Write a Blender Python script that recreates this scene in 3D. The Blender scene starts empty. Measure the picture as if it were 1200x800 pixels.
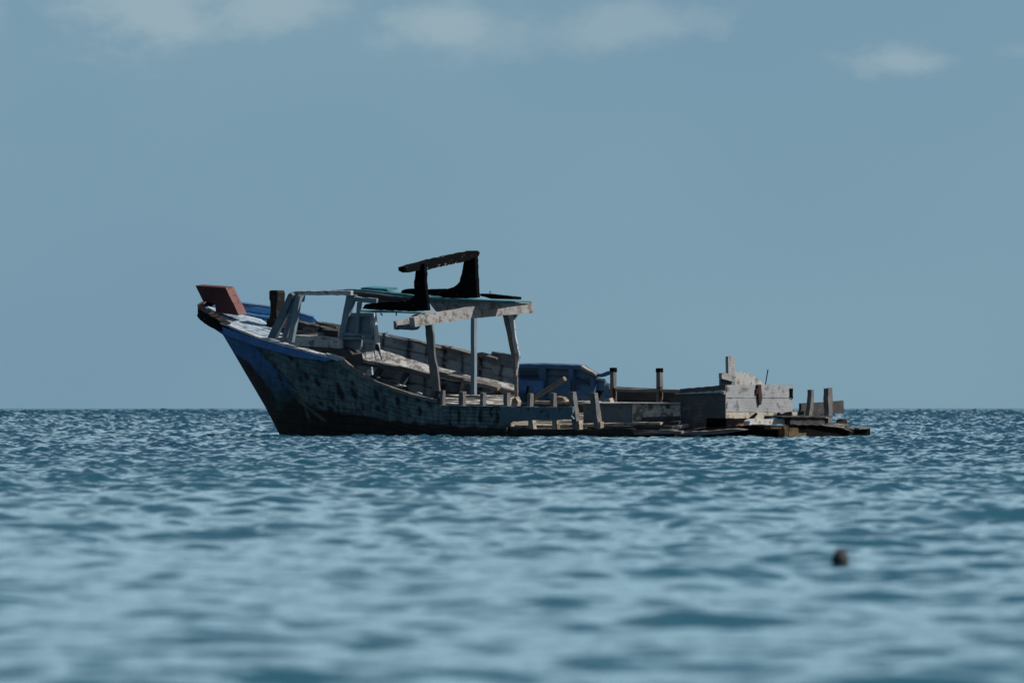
import bpy, bmesh, math, random
import numpy as np
from mathutils import Vector, Matrix
random.seed(7); rng = np.random.default_rng(11)

# ------------------------------------------------------------------ camera, sky, sun, exposure
D, FPX, CAMH = 130.0, 7150.0, 0.62            # metres to the boat, focal length in 1200-px units, eye height
HORIZON = 478.0
scene = bpy.context.scene
cam_d = bpy.data.cameras.new('camera'); cam = bpy.data.objects.new('camera', cam_d)
scene.collection.objects.link(cam); scene.camera = cam
cam.location = (0, -D, CAMH); cam.rotation_euler = (math.radians(90), 0, 0)
cam_d.sensor_width = 36.0; cam_d.lens = FPX / 1200 * 36.0
cam_d.shift_y = (HORIZON - 400) / 1200
cam_d.clip_start = 0.2; cam_d.clip_end = 30000
cam_d.dof.use_dof = True; cam_d.dof.focus_distance = D - 1; cam_d.dof.aperture_fstop = 6.0

SUN_EL, SUN_AZ = 44.0, 98.0                   # azimuth clockwise from +Y (the view direction)
w = bpy.data.worlds.new('World'); scene.world = w; w.use_nodes = True
nt = w.node_tree; nt.nodes.clear()
def N(t, **k):
    n = nt.nodes.new(t)
    for a, b in k.items(): setattr(n, a, b)
    return n
def lk(a, b): nt.links.new(a, b)
out = N('ShaderNodeOutputWorld'); bg = N('ShaderNodeBackground'); lk(bg.outputs[0], out.inputs[0])
sky = N('ShaderNodeTexSky', sky_type='NISHITA'); sky.sun_disc = False
sky.sun_elevation = math.radians(SUN_EL); sky.sun_rotation = math.radians(SUN_AZ)
sky.air_density = 1.0; sky.dust_density = 0.4; sky.ozone_density = 3.0
tc = N('ShaderNodeTexCoord'); sep = N('ShaderNodeSeparateXYZ'); lk(tc.outputs['Generated'], sep.inputs[0])
# hazy lower sky: steel blue veil near the horizon, thinning upward
veil = N('ShaderNodeMapRange'); veil.interpolation_type = 'SMOOTHSTEP'
veil.inputs['From Min'].default_value = 0.0; veil.inputs['From Max'].default_value = 0.55
veil.inputs['To Min'].default_value = 0.93; veil.inputs['To Max'].default_value = 0.0
lk(sep.outputs['Z'], veil.inputs['Value'])
tint = N('ShaderNodeMix', data_type='RGBA', blend_type='MULTIPLY'); tint.inputs[0].default_value = 1
lk(sky.outputs[0], tint.inputs[6]); tint.inputs[7].default_value = (0.50, 0.58, 0.62, 1)
mixv = N('ShaderNodeMix', data_type='RGBA'); lk(veil.outputs[0], mixv.inputs[0]); lk(tint.outputs[2], mixv.inputs[6])
# soft blotches in the veil
mpb = N('ShaderNodeMapping'); mpb.inputs['Scale'].default_value = (5, 5, 9); lk(tc.outputs['Generated'], mpb.inputs[0])
nb = N('ShaderNodeTexNoise'); nb.inputs['Scale'].default_value = 1.6; nb.inputs['Detail'].default_value = 2; lk(mpb.outputs[0], nb.inputs['Vector'])
vc = N('ShaderNodeMix', data_type='RGBA'); lk(nb.outputs[0], vc.inputs[0])
VEIL = 1.0
vc.inputs[6].default_value = (1.52, 2.80, 4.05, 1); vc.inputs[7].default_value = (2.30, 3.80, 4.62, 1)
fr = N('ShaderNodeMapRange'); fr.interpolation_type = 'SMOOTHSTEP'; fr.inputs['From Min'].default_value = -0.25; fr.inputs['From Max'].default_value = 0.75
fr.inputs['To Min'].default_value = 0.50; lk(sep.outputs['Y'], fr.inputs['Value'])     # unseen sky behind the viewer is dimmed to cut fill on shaded sides
vf = N('ShaderNodeMix', data_type='RGBA', blend_type='MULTIPLY'); vf.inputs[0].default_value = 1; lk(vc.outputs[2], vf.inputs[6]); lk(fr.outputs[0], vf.inputs[7])
lk(vf.outputs[2], mixv.inputs[7])
# faint cloud heaps low in the sky: ellipses in direction space (azimuth, elevation), torn up by noise
def M(op, a, b_=None):
    n = N('ShaderNodeMath', operation=op)
    for i, v in enumerate((a, b_)):
        if v is None: continue
        if isinstance(v, (int, float)): n.inputs[i].default_value = v
        else: lk(v, n.inputs[i])
    return n.outputs[0]
mp = N('ShaderNodeMapping'); mp.inputs['Scale'].default_value = (1, 1, 1.7); lk(tc.outputs['Generated'], mp.inputs[0])
nz = N('ShaderNodeTexNoise'); nz.inputs['Scale'].default_value = 60; nz.inputs['Detail'].default_value = 8; nz.inputs['Roughness'].default_value = 0.6
lk(mp.outputs[0], nz.inputs['Vector'])
nl = N('ShaderNodeTexNoise'); nl.inputs['Scale'].default_value = 17; nl.inputs['Detail'].default_value = 4; lk(mp.outputs[0], nl.inputs['Vector'])
az = M('DIVIDE', sep.outputs['X'], M('MAXIMUM', sep.outputs['Y'], 0.01)); el = M('DIVIDE', sep.outputs['Z'], M('MAXIMUM', sep.outputs['Y'], 0.01))
total = None
for (ca, ce_, wa, we, st) in ((-.0600, .0660, .0165, .0085, .95), (-.0400, .0670, .0130, .0060, .85), (-.0105, .0625, .0110, .0042, .9), (-.0030, .0610, .0200, .0050, .5),
                             (.0170, .0625, .0150, .0045, .65), (.0640, .0570, .0110, .0028, .85), (.0840, .0585, .0060, .0016, .25), (-.105, .066, .02, .006, .7)):
    dx = M('DIVIDE', M('SUBTRACT', az, ca), wa); dy = M('DIVIDE', M('SUBTRACT', el, ce_), we)
    d = M('SQRT', M('ADD', M('MULTIPLY', dx, dx), M('MULTIPLY', dy, dy)))
    d = M('ADD', d, M('MULTIPLY', M('SUBTRACT', nz.outputs[0], 0.5), 3.4))
    mr = N('ShaderNodeMapRange'); mr.interpolation_type = 'SMOOTHSTEP'; mr.inputs['From Min'].default_value = 1.35; mr.inputs['From Max'].default_value = 0.10
    mr.inputs['To Max'].default_value = st; lk(d, mr.inputs['Value'])
    total = mr.outputs[0] if total is None else M('MAXIMUM', total, mr.outputs[0])
up = N('ShaderNodeMapRange'); up.interpolation_type = 'SMOOTHSTEP'; up.inputs['From Min'].default_value = 0.072; up.inputs['From Max'].default_value = 0.10; lk(sep.outputs['Z'], up.inputs['Value'])
cn = N('ShaderNodeMapRange'); cn.interpolation_type = 'SMOOTHSTEP'; cn.inputs['From Min'].default_value = 0.45; cn.inputs['From Max'].default_value = 0.65; lk(nl.outputs[0], cn.inputs['Value'])
total = M('MAXIMUM', total, M('MULTIPLY', up.outputs[0], cn.outputs[0]))
ml2 = M('MULTIPLY', total, 0.44)
mc = N('ShaderNodeMix', data_type='RGBA'); lk(ml2, mc.inputs[0]); lk(mixv.outputs[2], mc.inputs[6]); mc.inputs[7].default_value = (4.5, 5.4, 5.7, 1)
# a band of brighter cloud above the frame, which the near water mirrors, and deeper blue above it
hi = N('ShaderNodeValToRGB'); lk(sep.outputs['Z'], hi.inputs[0]); e = hi.color_ramp.elements; hi.color_ramp.interpolation = 'EASE'
e[0].position = 0.085; e[0].color = (0, 0, 0, 1); e[1].position = 0.15; e[1].color = (.8, .8, .8, 1)
q1 = e.new(0.21); q1.color = (.7, .7, .7, 1); q2 = e.new(0.36); q2.color = (0, 0, 0, 1)
mh = N('ShaderNodeMix', data_type='RGBA'); fb = N('ShaderNodeMapRange'); fb.inputs['From Min'].default_value = 0.1; fb.inputs['From Max'].default_value = 0.8; lk(sep.outputs['Y'], fb.inputs['Value'])
lk(M('MULTIPLY', hi.outputs[0], fb.outputs[0]), mh.inputs[0]); lk(mc.outputs[2], mh.inputs[6]); mh.inputs[7].default_value = (6.9, 10.1, 11.8, 1)
lk(mh.outputs[2], bg.inputs[0]); bg.inputs[1].default_value = 0.10

sun_d = bpy.data.lights.new('sun', 'SUN'); sun_d.energy = 4.6; sun_d.angle = math.radians(0.5); sun_d.color = (1, 0.95, 0.88)
sun = bpy.data.objects.new('sun', sun_d); scene.collection.objects.link(sun)
ce = math.cos(math.radians(SUN_EL))
sdir = Vector((ce * math.sin(math.radians(SUN_AZ)), ce * math.cos(math.radians(SUN_AZ)), math.sin(math.radians(SUN_EL))))
sun.rotation_euler = sdir.to_track_quat('Z', 'Y').to_euler(); sun.location = (60, -20, 60)
scene.view_settings.view_transform = 'Standard'; scene.view_settings.look = 'None'
scene.view_settings.exposure = 0.0; scene.view_settings.gamma = 1.0
scene.cycles.max_bounces = 5

# ------------------------------------------------------------------ sea
def build_sea():
    rs = [0.6]
    while rs[-1] < 26000:
        r = rs[-1]
        rs.append(r * (1.04 if r < 6 else 1.0026 if r < 45 else 1.0014 if r < 900 else 1.003 if r < 3000 else 1.012))
    rs = np.array(rs)
    th = [0.0]; st = 1.4 / FPX; lim = 0.105
    while th[-1] < math.pi:
        if th[-1] > lim: st = min(st * 1.05, 0.08)
        th.append(th[-1] + st)
    th = np.array(th[:-1]); sp = np.gradient(th)
    ang = np.concatenate([-th[:0:-1], th]); spc = np.concatenate([sp[:0:-1], sp])
    nr, na = len(rs), len(ang)
    f = np.float32
    sA, cA = np.sin(ang).astype(f)[None, :], np.cos(ang).astype(f)[None, :]
    R1 = rs.astype(f)[:, None]
    X = R1 * sA; Y = R1 * cA - f(D)
    dr = np.gradient(rs).astype(f)[:, None]; spc = spc.astype(f)[None, :]
    Z = np.zeros_like(X); LOST = np.ones_like(X); DX = np.zeros_like(X); DY = np.zeros_like(X)
    ncomp = 84
    # the lee near the shore is calm, the open water farther out is choppier
    gain = np.interp(rs, [0, 12, 45, 90, 138, 190, 300, 900, 3000], [.60, .62, .84, 1.02, 1.08, 1.7, 2.2, 3.4, 4.5]).astype(f)[:, None]
    lam = np.exp(np.linspace(math.log(0.11), math.log(4.5), ncomp)) * rng.uniform(0.93, 1.07, ncomp)
    wind = math.radians(-76)
    for i in range(ncomp):
        L = lam[i]; k = 2 * math.pi / L
        a_ = wind + rng.normal(0, SEA_SPREAD)
        kx, ky = f(math.cos(a_)), f(math.sin(a_))
        steep = SEA_STEEP * math.sqrt(2 / ncomp) * (1.0 if L < 0.6 else (0.6 / L) ** 0.9)
        off = np.interp(rs, [15, 50, 90, 450], [.85 if L > .5 else .80, .52 if L > .8 else 1.45, .55 if L > .8 else 1.6, max(1.0, (L / .6) ** .6)]).astype(f)[:, None]     # longer seas offshore
        ph = f(rng.uniform(0, 6.283)); g1, g2 = rng.uniform(-.5, .5, 2) / max(L, .6); gp = f(rng.uniform(0, 6.28))
        # rows and columns on which the mesh can still carry this wave
        rows = np.nonzero(dr[:, 0] * 0.25 < L / 0.7)[0]; n = rows[-1] + 1
        cols = np.nonzero(6 * spc[0] * 0.15 < L / 2.5)[0]; c0, c1 = cols[0], cols[-1] + 1
        sl = (slice(0, n), slice(c0, c1))
        sa, ca = sA[:, c0:c1], cA[:, c0:c1]
        kr = np.abs(kx * sa + ky * ca); kl = np.abs(kx * ca - ky * sa)
        eff = np.maximum(dr[:n] * kr, R1[:n] * spc[:, c0:c1] * kl)
        att = np.clip((f(L) / eff - f(0.7)) / f(0.8), 0, 1)
        x, y = X[sl], Y[sl]
        LOST[sl] -= att / f(ncomp)
        group = f(0.8) + f(0.5) * np.sin(f(g1) * x + f(g2 * .6) * y + gp)
        arg = f(k) * (kx * x + ky * y) + ph
        amp = f(steep / k) * att * group * gain[:n] * off[:n]
        Z[sl] += amp * np.sin(arg)
        c = f(0.95) * amp * np.cos(arg)
        DX[sl] += c * kx; DY[sl] += c * ky
    co = np.stack([X + DX, Y + DY, Z], -1).reshape(-1, 3).astype(f)
    idx = np.arange(nr * na).reshape(nr, na)
    j2 = (np.arange(na) + 1) % na
    q = np.stack([idx[:-1, :], idx[:-1][:, j2], idx[1:][:, j2], idx[1:, :]], -1).reshape(-1, 4)[:, ::-1]
    print('sea verts', len(co))
    me = bpy.data.meshes.new('sea'); me.vertices.add(len(co)); me.vertices.foreach_set('co', co.ravel())
    nf = len(q); me.loops.add(nf * 4); me.loops.foreach_set('vertex_index', q.ravel().astype(np.int32))
    me.polygons.add(nf); me.polygons.foreach_set('loop_start', np.arange(0, nf * 4, 4, dtype=np.int32))
    me.polygons.foreach_set('use_smooth', np.ones(nf, dtype=bool))
    me.update(calc_edges=True)
    at = me.attributes.new('fine', 'FLOAT', 'POINT'); at.data.foreach_set('value', LOST.ravel())
    ob = bpy.data.objects.new('sea', me); scene.collection.objects.link(ob); ob['kind'] = 'structure'
    m = bpy.data.materials.new('sea_water'); m.use_nodes = True; t = m.node_tree
    b = t.nodes['Principled BSDF']; b.inputs['IOR'].default_value = 1.33; b.inputs['Roughness'].default_value = 0.08
    geo = t.nodes.new('ShaderNodeNewGeometry')
    mp_ = t.nodes.new('ShaderNodeMapping'); mp_.inputs['Scale'].default_value = (0.6, 1.0, 1); t.links.new(geo.outputs['Position'], mp_.inputs[0])
    n1 = t.nodes.new('ShaderNodeTexNoise'); n1.inputs['Scale'].default_value = 7; n1.inputs['Detail'].default_value = 4; n1.inputs['Roughness'].default_value = 0.55
    t.links.new(mp_.outputs[0], n1.inputs['Vector'])
    bp = t.nodes.new('ShaderNodeBump'); bp.inputs['Strength'].default_value = 1.0; bp.inputs['Distance'].default_value = SEA_BUMP
    t.links.new(n1.outputs[0], bp.inputs['Height'])
    fa = t.nodes.new('ShaderNodeAttribute'); fa.attribute_name = 'fine'
    fm = t.nodes.new('ShaderNodeMapRange'); fm.inputs['From Min'].default_value = 0.12; fm.inputs['To Max'].default_value = 0.9; t.links.new(fa.outputs['Fac'], fm.inputs['Value'])
    n3 = t.nodes.new('ShaderNodeTexNoise'); n3.inputs['Scale'].default_value = 1.3; n3.inputs['Detail'].default_value = 3; t.links.new(mp_.outputs[0], n3.inputs['Vector'])
    b3 = t.nodes.new('ShaderNodeBump'); t.links.new(fm.outputs[0], b3.inputs['Distance']); t.links.new(n3.outputs[0], b3.inputs['Height'])
    t.links.new(b3.outputs[0], bp.inputs['Normal']); t.links.new(bp.outputs[0], b.inputs['Normal'])
    n2 = t.nodes.new('ShaderNodeTexNoise'); n2.inputs['Scale'].default_value = 0.05; n2.inputs['Detail'].default_value = 3
    t.links.new(geo.outputs['Position'], n2.inputs['Vector'])
    mx = t.nodes.new('ShaderNodeMix'); mx.data_type = 'RGBA'; t.links.new(n2.outputs[0], mx.inputs[0])
    mx.inputs[6].default_value = (0.006, 0.042, 0.088, 1); mx.inputs[7].default_value = (0.010, 0.066, 0.090, 1)
    # pale sandy shallows on the shore side, deep water beyond
    sy = t.nodes.new('ShaderNodeSeparateXYZ'); t.links.new(geo.outputs['Position'], sy.inputs[0])
    sh = t.nodes.new('ShaderNodeMapRange'); sh.interpolation_type = 'SMOOTHSTEP'; sh.inputs['From Min'].default_value = -D + 95; sh.inputs['From Max'].default_value = -D + 8
    t.links.new(sy.outputs['Y'], sh.inputs['Value'])
    m4 = t.nodes.new('ShaderNodeMix'); m4.data_type = 'RGBA'; t.links.new(sh.outputs[0], m4.inputs[0]); t.links.new(mx.outputs[2], m4.inputs[6]); m4.inputs[7].default_value = (0.020, 0.092, 0.128, 1)
    t.links.new(m4.outputs[2], b.inputs['Base Color'])
    me.materials.append(m)
    return ob
SEA_STEEP, SEA_BUMP, SEA_SPREAD = 0.34, 0.009, 0.52
build_sea()

# ------------------------------------------------------------------ boat frame of reference
# The wreck lies with her bow turned 38 degrees away from the view; s runs forward, t runs to port (towards the shore).
YAW = math.radians(38); CY, SY = math.cos(YAW), math.sin(YAW)
FWD = Vector((-CY, SY, 0)); PORT = Vector((-SY, -CY, 0)); UP = Vector((0, 0, 1))
HEEL = math.radians(6); PORTH = (PORT * math.cos(HEEL) - UP * math.sin(HEEL)).normalized()
def Q(px, py, t):                       # a traced outline point at lateral offset t on the boat
    k = (px - 600) / FPX; a = SY / CY
    y = (-a * (k * D + SY * t) - CY * t) / (1 + a * k)
    return Vector((k * (D + y), y, CAMH - (py - HORIZON) / FPX * (D + y)))
def S_of(px, t):
    p = Q(px, 500, t); return p.x * -CY + p.y * SY
def R(px, py, s):                       # a traced outline point in the cross section at s
    k = (px - 600) / FPX; a = CY / SY
    y = (SY * s + a * (k * D + CY * s)) / (1 - a * k)
    return Vector((k * (D + y), y, CAMH - (py - HORIZON) / FPX * (D + y)))

# ------------------------------------------------------------------ materials
def new_mat(name):
    m = bpy.data.materials.new(name); m.use_nodes = True
    return m, m.node_tree, m.node_tree.nodes['Principled BSDF']
def wood(name, paint, bare, peel=0.5, axis='s', dark=0.35, rust=0.0, use_attr=False, rough=0.8, weed=False):
    """weathered timber: flaking paint over grey wood, grain along an axis, nail stains and wear"""
    m, t, b = new_mat(name); L = t.links.new
    def nd(ty, **k):
        n = t.nodes.new(ty)
        for a, v in k.items(): setattr(n, a, v)
        return n
    geo = nd('ShaderNodeNewGeometry')
    rot = nd('ShaderNodeMapping'); rot.inputs['Rotation'].default_value = (0, 0, YAW); L(geo.outputs['Position'], rot.inputs[0])
    sc = nd('ShaderNodeMapping'); sc.inputs['Scale'].default_value = {'s': (1.2, 14, 22), 'v': (16, 16, 1.3), 't': (14, 1.2, 22)}[axis]
    L(rot.outputs[0], sc.inputs[0])
    g = nd('ShaderNodeTexNoise'); g.inputs['Scale'].default_value = 2.2; g.inputs['Detail'].default_value = 6; g.inputs['Roughness'].default_value = 0.65; L(sc.outputs[0], g.inputs['Vector'])
    p = nd('ShaderNodeTexNoise'); p.inputs['Scale'].default_value = 5.5; p.inputs['Detail'].default_value = 9; p.inputs['Roughness'].default_value = 0.72; L(rot.outputs[0], p.inputs['Vector'])
    d = nd('ShaderNodeTexNoise'); d.inputs['Scale'].default_value = 2.0; d.inputs['Detail'].default_value = 5; L(rot.outputs[0], d.inputs['Vector'])
    def mr(src, a, c, x=0.0, y=1.0):
        n = nd('ShaderNodeMapRange'); n.inputs['From Min'].default_value = a; n.inputs['From Max'].default_value = c
        n.inputs['To Min'].default_value = x; n.inputs['To Max'].default_value = y; L(src, n.inputs['Value']); return n.outputs[0]
    def mix(f_, a, c, bt='MIX'):
        n = nd('ShaderNodeMix', data_type='RGBA', blend_type=bt)
        for i, v in ((0, f_), (6, a), (7, c)):
            if isinstance(v, (int, float)): n.inputs[i].default_value = v
            elif isinstance(v, tuple): n.inputs[i].default_value = (*v, 1)
            else: L(v, n.inputs[i])
        return n.outputs[2]
    gv = mr(g.outputs[0], 0.3, 0.7)
    barec = mix(gv, tuple(c * 0.45 for c in bare), tuple(min(1, c * 1.25) for c in bare))
    if use_attr:
        at = nd('ShaderNodeAttribute'); at.attribute_name = 'paint'; pc = at.outputs['Color']
        base = mix(mr(g.outputs[0], 0.3, 0.7, 0.0, 0.55), pc, mix(1.0, pc, (0.45, 0.45, 0.45), 'MULTIPLY'))
        base = mix(mr(p.outputs[0], 0.60, 0.70, 0, 0.5), base, mix(1.0, pc, (1.7, 1.6, 1.5), 'MULTIPLY'))
    else:
        pc = mix(mr(d.outputs[0], 0.35, 0.65), tuple(c * 0.72 for c in paint), paint)
        th = 0.5 + (0.5 - peel) * 0.42
        base = mix(mr(p.outputs[0], th, th + 0.035), pc, barec)
    base = mix(mr(d.outputs[0], 0.56, 0.72, 0, dark), base, (0.012, 0.012, 0.012))
    sp = nd('ShaderNodeTexVoronoi'); sp.inputs['Scale'].default_value = 4.2; sp.inputs['Randomness'].default_value = 1; L(rot.outputs[0], sp.inputs['Vector'])
    base = mix(mr(sp.outputs['Distance'], 0.055, 0.03, 0, 0.8 * min(1, dark * 2.2)), base, (0.015, 0.012, 0.010))
    if rust:
        r = nd('ShaderNodeTexNoise'); r.inputs['Scale'].default_value = 3.3; r.inputs['Detail'].default_value = 4
        rs_ = nd('ShaderNodeMapping'); rs_.inputs['Scale'].default_value = (1.6, 1.6, 0.6); L(rot.outputs[0], rs_.inputs[0]); L(rs_.outputs[0], r.inputs['Vector'])
        base = mix(mr(r.outputs[0], 0.64 - rust * .1, 0.72, 0, 0.85), base, (0.22, 0.075, 0.02))
    L(base, b.inputs['Base Color']); b.inputs['Roughness'].default_value = rough
    b.inputs['Specular IOR Level'].default_value = 0.05 if 'tarred_timber' in name or 'weed' in name else 0.25
    bp = nd('ShaderNodeBump'); bp.inputs['Strength'].default_value = 0.9; bp.inputs['Distance'].default_value = 0.012
    ad = nd('ShaderNodeMath', operation='ADD'); L(g.outputs[0], ad.inputs[0]); L(p.outputs[0], ad.inputs[1]); L(ad.outputs[0], bp.inputs['Height']); L(bp.outputs[0], b.inputs['Normal'])
    return m
GREY = (0.22, 0.20, 0.18)
M_HULL = wood('painted_hull_planks', None, GREY, use_attr=True, dark=0.30, axis='s')
M_WHITE_S = wood('flaking_white_paint_long', (0.50, 0.52, 0.53), GREY, 0.35, 's', 0.35)
M_WHITE_V = wood('flaking_white_paint_upright', (0.42, 0.45, 0.47), GREY, 0.38, 'v', 0.30)
M_WHITE_T = wood('flaking_white_paint_across', (0.36, 0.355, 0.35), (0.19, 0.165, 0.145), 0.45, 't', 0.45)
M_WHITE_R = wood('white_paint_rust_runs', (0.50, 0.51, 0.50), (0.24, 0.20, 0.16), 0.40, 's', 0.30, rust=0.5)
M_WHITE_B = wood('sunlit_white_paint', (0.62, 0.64, 0.65), (0.3, 0.28, 0.25), 0.2, 'v', 0.15)
M_WHITE_D = wood('broken_white_deck_paint', (0.46, 0.47, 0.48), (0.20, 0.18, 0.16), 0.52, 's', 0.5)
M_DECK = wood('worn_white_blue_deck', (0.42, 0.50, 0.56), (0.16, 0.25, 0.34), 0.42, 's', 0.15)
M_GREYBLUE = wood('faded_grey_blue_paint', (0.16, 0.20, 0.23), (0.16, 0.15, 0.14), 0.30, 's', 0.35)
M_PANEL = wood('grey_blue_cabin_panel', (0.20, 0.26, 0.30), (0.17, 0.17, 0.17), 0.2, 'v', 0.20)
M_GREY_V = wood('bare_grey_wood_upright', (0.15, 0.15, 0.15), (0.19, 0.165, 0.145), 0.5, 'v', 0.35)
M_GREY_S = wood('bare_grey_wood_long', (0.17, 0.165, 0.165), (0.20, 0.175, 0.15), 0.6, 's', 0.40)
M_GREY_T = wood('bare_grey_wood_across', (0.36, 0.36, 0.37), (0.26, 0.23, 0.20), 0.35, 't', 0.22)
M_GREYDK = wood('dark_grey_damp_wood', (0.055, 0.055, 0.058), (0.085, 0.072, 0.066), 0.5, 't', 0.4)
M_TRANSOM = wood('washed_grey_white_boards', (0.33, 0.335, 0.345), (0.20, 0.195, 0.19), 0.36, 't', 0.25)
M_TRANSOM_LOW = wood('cream_rust_stained_board', (0.46, 0.41, 0.33), (0.24, 0.17, 0.11), 0.42, 't', 0.25, rust=0.45)
M_CREAM = wood('cream_weathered_boards', (0.42, 0.37, 0.30), (0.22, 0.17, 0.12), 0.48, 's', 0.35, rust=0.2)
M_CREAM_B = wood('pale_cream_flaking_panel', (0.66, 0.62, 0.55), (0.25, 0.21, 0.17), 0.48, 's', 0.25, rust=0.1)
M_PLANK = wood('faded_blue_grey_plank', (0.11, 0.165, 0.20), (0.05, 0.07, 0.08), 0.35, 's', 0.5)
M_DARK_S = wood('dark_planks', (0.050, 0.052, 0.055), (0.09, 0.075, 0.06), 0.45, 's', 0.5)
M_DARKBOX = wood('shaded_dark_boards', (0.11, 0.105, 0.10), (0.16, 0.14, 0.12), 0.4, 's', 0.4)
M_CHAR_V = wood('black_tarred_timber_upright', (0.004, 0.004, 0.005), (0.16, 0.155, 0.15), 0.20, 'v', 0.2, rough=0.95)
M_CHAR_S = wood('black_tarred_timber_long', (0.004, 0.004, 0.005), (0.14, 0.135, 0.13), 0.20, 's', 0.2, rough=0.95)
M_CHAR_T = wood('black_tarred_timber_across', (0.006, 0.006, 0.007), (0.22, 0.21, 0.20), 0.26, 't', 0.4, rough=0.95)
M_BROWNBLK = wood('dark_brown_timber', (0.014, 0.010, 0.008), (0.05, 0.040, 0.028), 0.3, 'v', 0.4)
M_RED = wood('red_brown_paint', (0.11, 0.035, 0.032), (0.09, 0.04, 0.035), 0.3, 'v', 0.15)
M_PINK = wood('sunlit_pink_face', (0.22, 0.105, 0.10), (0.13, 0.05, 0.045), 0.45, 'v', 0.15)
M_REDBROWN_CAP = wood('red_brown_worn_cap', (0.16, 0.075, 0.055), (0.20, 0.15, 0.10), 0.45, 's', 0.4)
M_BLUE = wood('bright_blue_paint', (0.065, 0.18, 0.42), (0.11, 0.22, 0.38), 0.38, 's', 0.12)
M_BLUE_IN = wood('light_blue_paint', (0.16, 0.42, 0.66), (0.10, 0.30, 0.52), 0.3, 's', 0.10)
M_BLUE_DK = wood('worn_dark_blue_paint', (0.065, 0.15, 0.29), (0.10, 0.14, 0.17), 0.35, 's', 0.45)
M_TEAL = wood('teal_roof_paint', (0.06, 0.21, 0.24), (0.12, 0.19, 0.19), 0.30, 's', 0.15)
M_SLIME = wood('weed_black_waterline_timber', (0.006, 0.006, 0.005), (0.020, 0.016, 0.011), 0.3, 's', 0.4)
M_OCHRE = wood('ochre_stained_stump', (0.13, 0.088, 0.040), (0.06, 0.045, 0.025), 0.5, 'v', 0.4, rust=0.4)
M_RUST = wood('rusted_iron', (0.07, 0.030, 0.022), (0.035, 0.022, 0.02), 0.5, 'v', 0.3, rust=0.3)
M_ORANGE = wood('orange_rust_lump', (0.45, 0.14, 0.04), (0.3, 0.10, 0.03), 0.4, 'v', 0.1)

# ------------------------------------------------------------------ mesh helpers
class MB:
    def __init__(self): self.v = []; self.f = []; self.sm = False
    def add(self, vs, fs):
        o = len(self.v); self.v += [tuple(p) for p in vs]; self.f += [tuple(i + o for i in q) for q in fs]; return self
def jit(a): return Vector((random.uniform(-a, a), random.uniform(-a, a), random.uniform(-a, a)))
def link(name, mb, mat, parent, smooth=False, fix=True):
    me = bpy.data.meshes.new(name); me.from_pydata(mb.v, [], mb.f)
    if fix:
        bm = bmesh.new(); bm.from_mesh(me); bmesh.ops.recalc_face_normals(bm, faces=bm.faces); bm.to_mesh(me); bm.free()
    if smooth:
        for p in me.polygons: p.use_smooth = True
    me.materials.append(mat)
    o = bpy.data.objects.new(name, me); scene.collection.objects.link(o)
    if parent is not None: o.parent = parent; o.matrix_parent_inverse = Matrix.Translation(-parent.location) if parent.type == 'EMPTY' else Matrix.Identity(4)
    return o
def rag(poly, step=5.0, amp=0.35):
    out_ = []
    n = len(poly)
    for i in range(n):
        a, b_ = poly[i], poly[(i + 1) % n]
        d = math.hypot(b_[0] - a[0], b_[1] - a[1]); k = max(1, int(d / step))
        for j in range(k):
            u = j / k; r = 0 if j == 0 else 1
            out_.append((a[0] + (b_[0] - a[0]) * u + r * random.uniform(-amp, amp), a[1] + (b_[1] - a[1]) * u + r * random.uniform(-amp, amp)))
    return out_
from mathutils.geometry import tessellate_polygon
def prism(mb, pts, front, vec):
    """outline (px pairs, mapped by front) extruded by vec"""
    n = len(pts); A = [front(*p) for p in pts]; B = [p + vec for p in A]
    tri = tessellate_polygon([[Vector((p[0], -p[1], 0)) for p in pts]])
    fs = [tuple(t_) for t_ in tri] + [tuple(i + n for i in reversed(t_)) for t_ in tri]
    fs += [(i, (i + 1) % n, (i + 1) % n + n, i + n) for i in range(n)]
    mb.add(A + B, fs)
def lat(mb, poly, t, th, amp=0.35, heel=True, step=5.0):   # a board standing fore and aft, outline seen from port
    prism(mb, rag(poly, step, amp), lambda x, y: Q(x, y, t), -(PORTH if heel else PORT) * th)
def cross(mb, poly, s, th, amp=0.35, step=5.0):            # a board standing across the boat
    prism(mb, rag(poly, step, amp), lambda x, y: R(x, y, s), FWD * th)
def bar(mb, P0, P1, u, v, a, b_, seg=0.25, j=0.006, taper=1.0):
    """timber from P0 to P1, cross section a along u and b along v, slightly worn"""
    Lg = (P1 - P0).length; n = max(1, int(Lg / seg)); vs = []; fs = []
    for i in range(n + 1):
        c = P0.lerp(P1, i / n); k = 1 + (taper - 1) * i / n
        for su, sv in ((-1, -1), (1, -1), (1, 1), (-1, 1)):
            vs.append(c + u * (su * a / 2 * k) + v * (sv * b_ / 2 * k) + jit(j))
    for i in range(n):
        for q in range(4):
            r = (q + 1) % 4; fs.append((i * 4 + q, i * 4 + r, i * 4 + 4 + r, i * 4 + 4 + q))
    fs += [(3, 2, 1, 0), tuple(n * 4 + q for q in range(4))]
    mb.add(vs, fs)
def post(mb, x0, y0, x1, y1, t, a, b_, t1=None, **k):      # upright timber, foot then head
    bar(mb, Q(x0, y0, t), Q(x1, y1, t if t1 is None else t1), FWD, PORT, a, b_, **k)
def board(mb, x0, y0, x1, y1, t, h, th, t1=None, **k):     # timber lying fore and aft
    P0, P1 = Q(x0, y0, t), Q(x1, y1, t if t1 is None else t1)
    d = (P1 - P0).normalized(); v = PORTH; u = d.cross(v).normalized(); v2 = u.cross(d).normalized()
    bar(mb, P0, P1, u, v2, h, th, **k)
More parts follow.
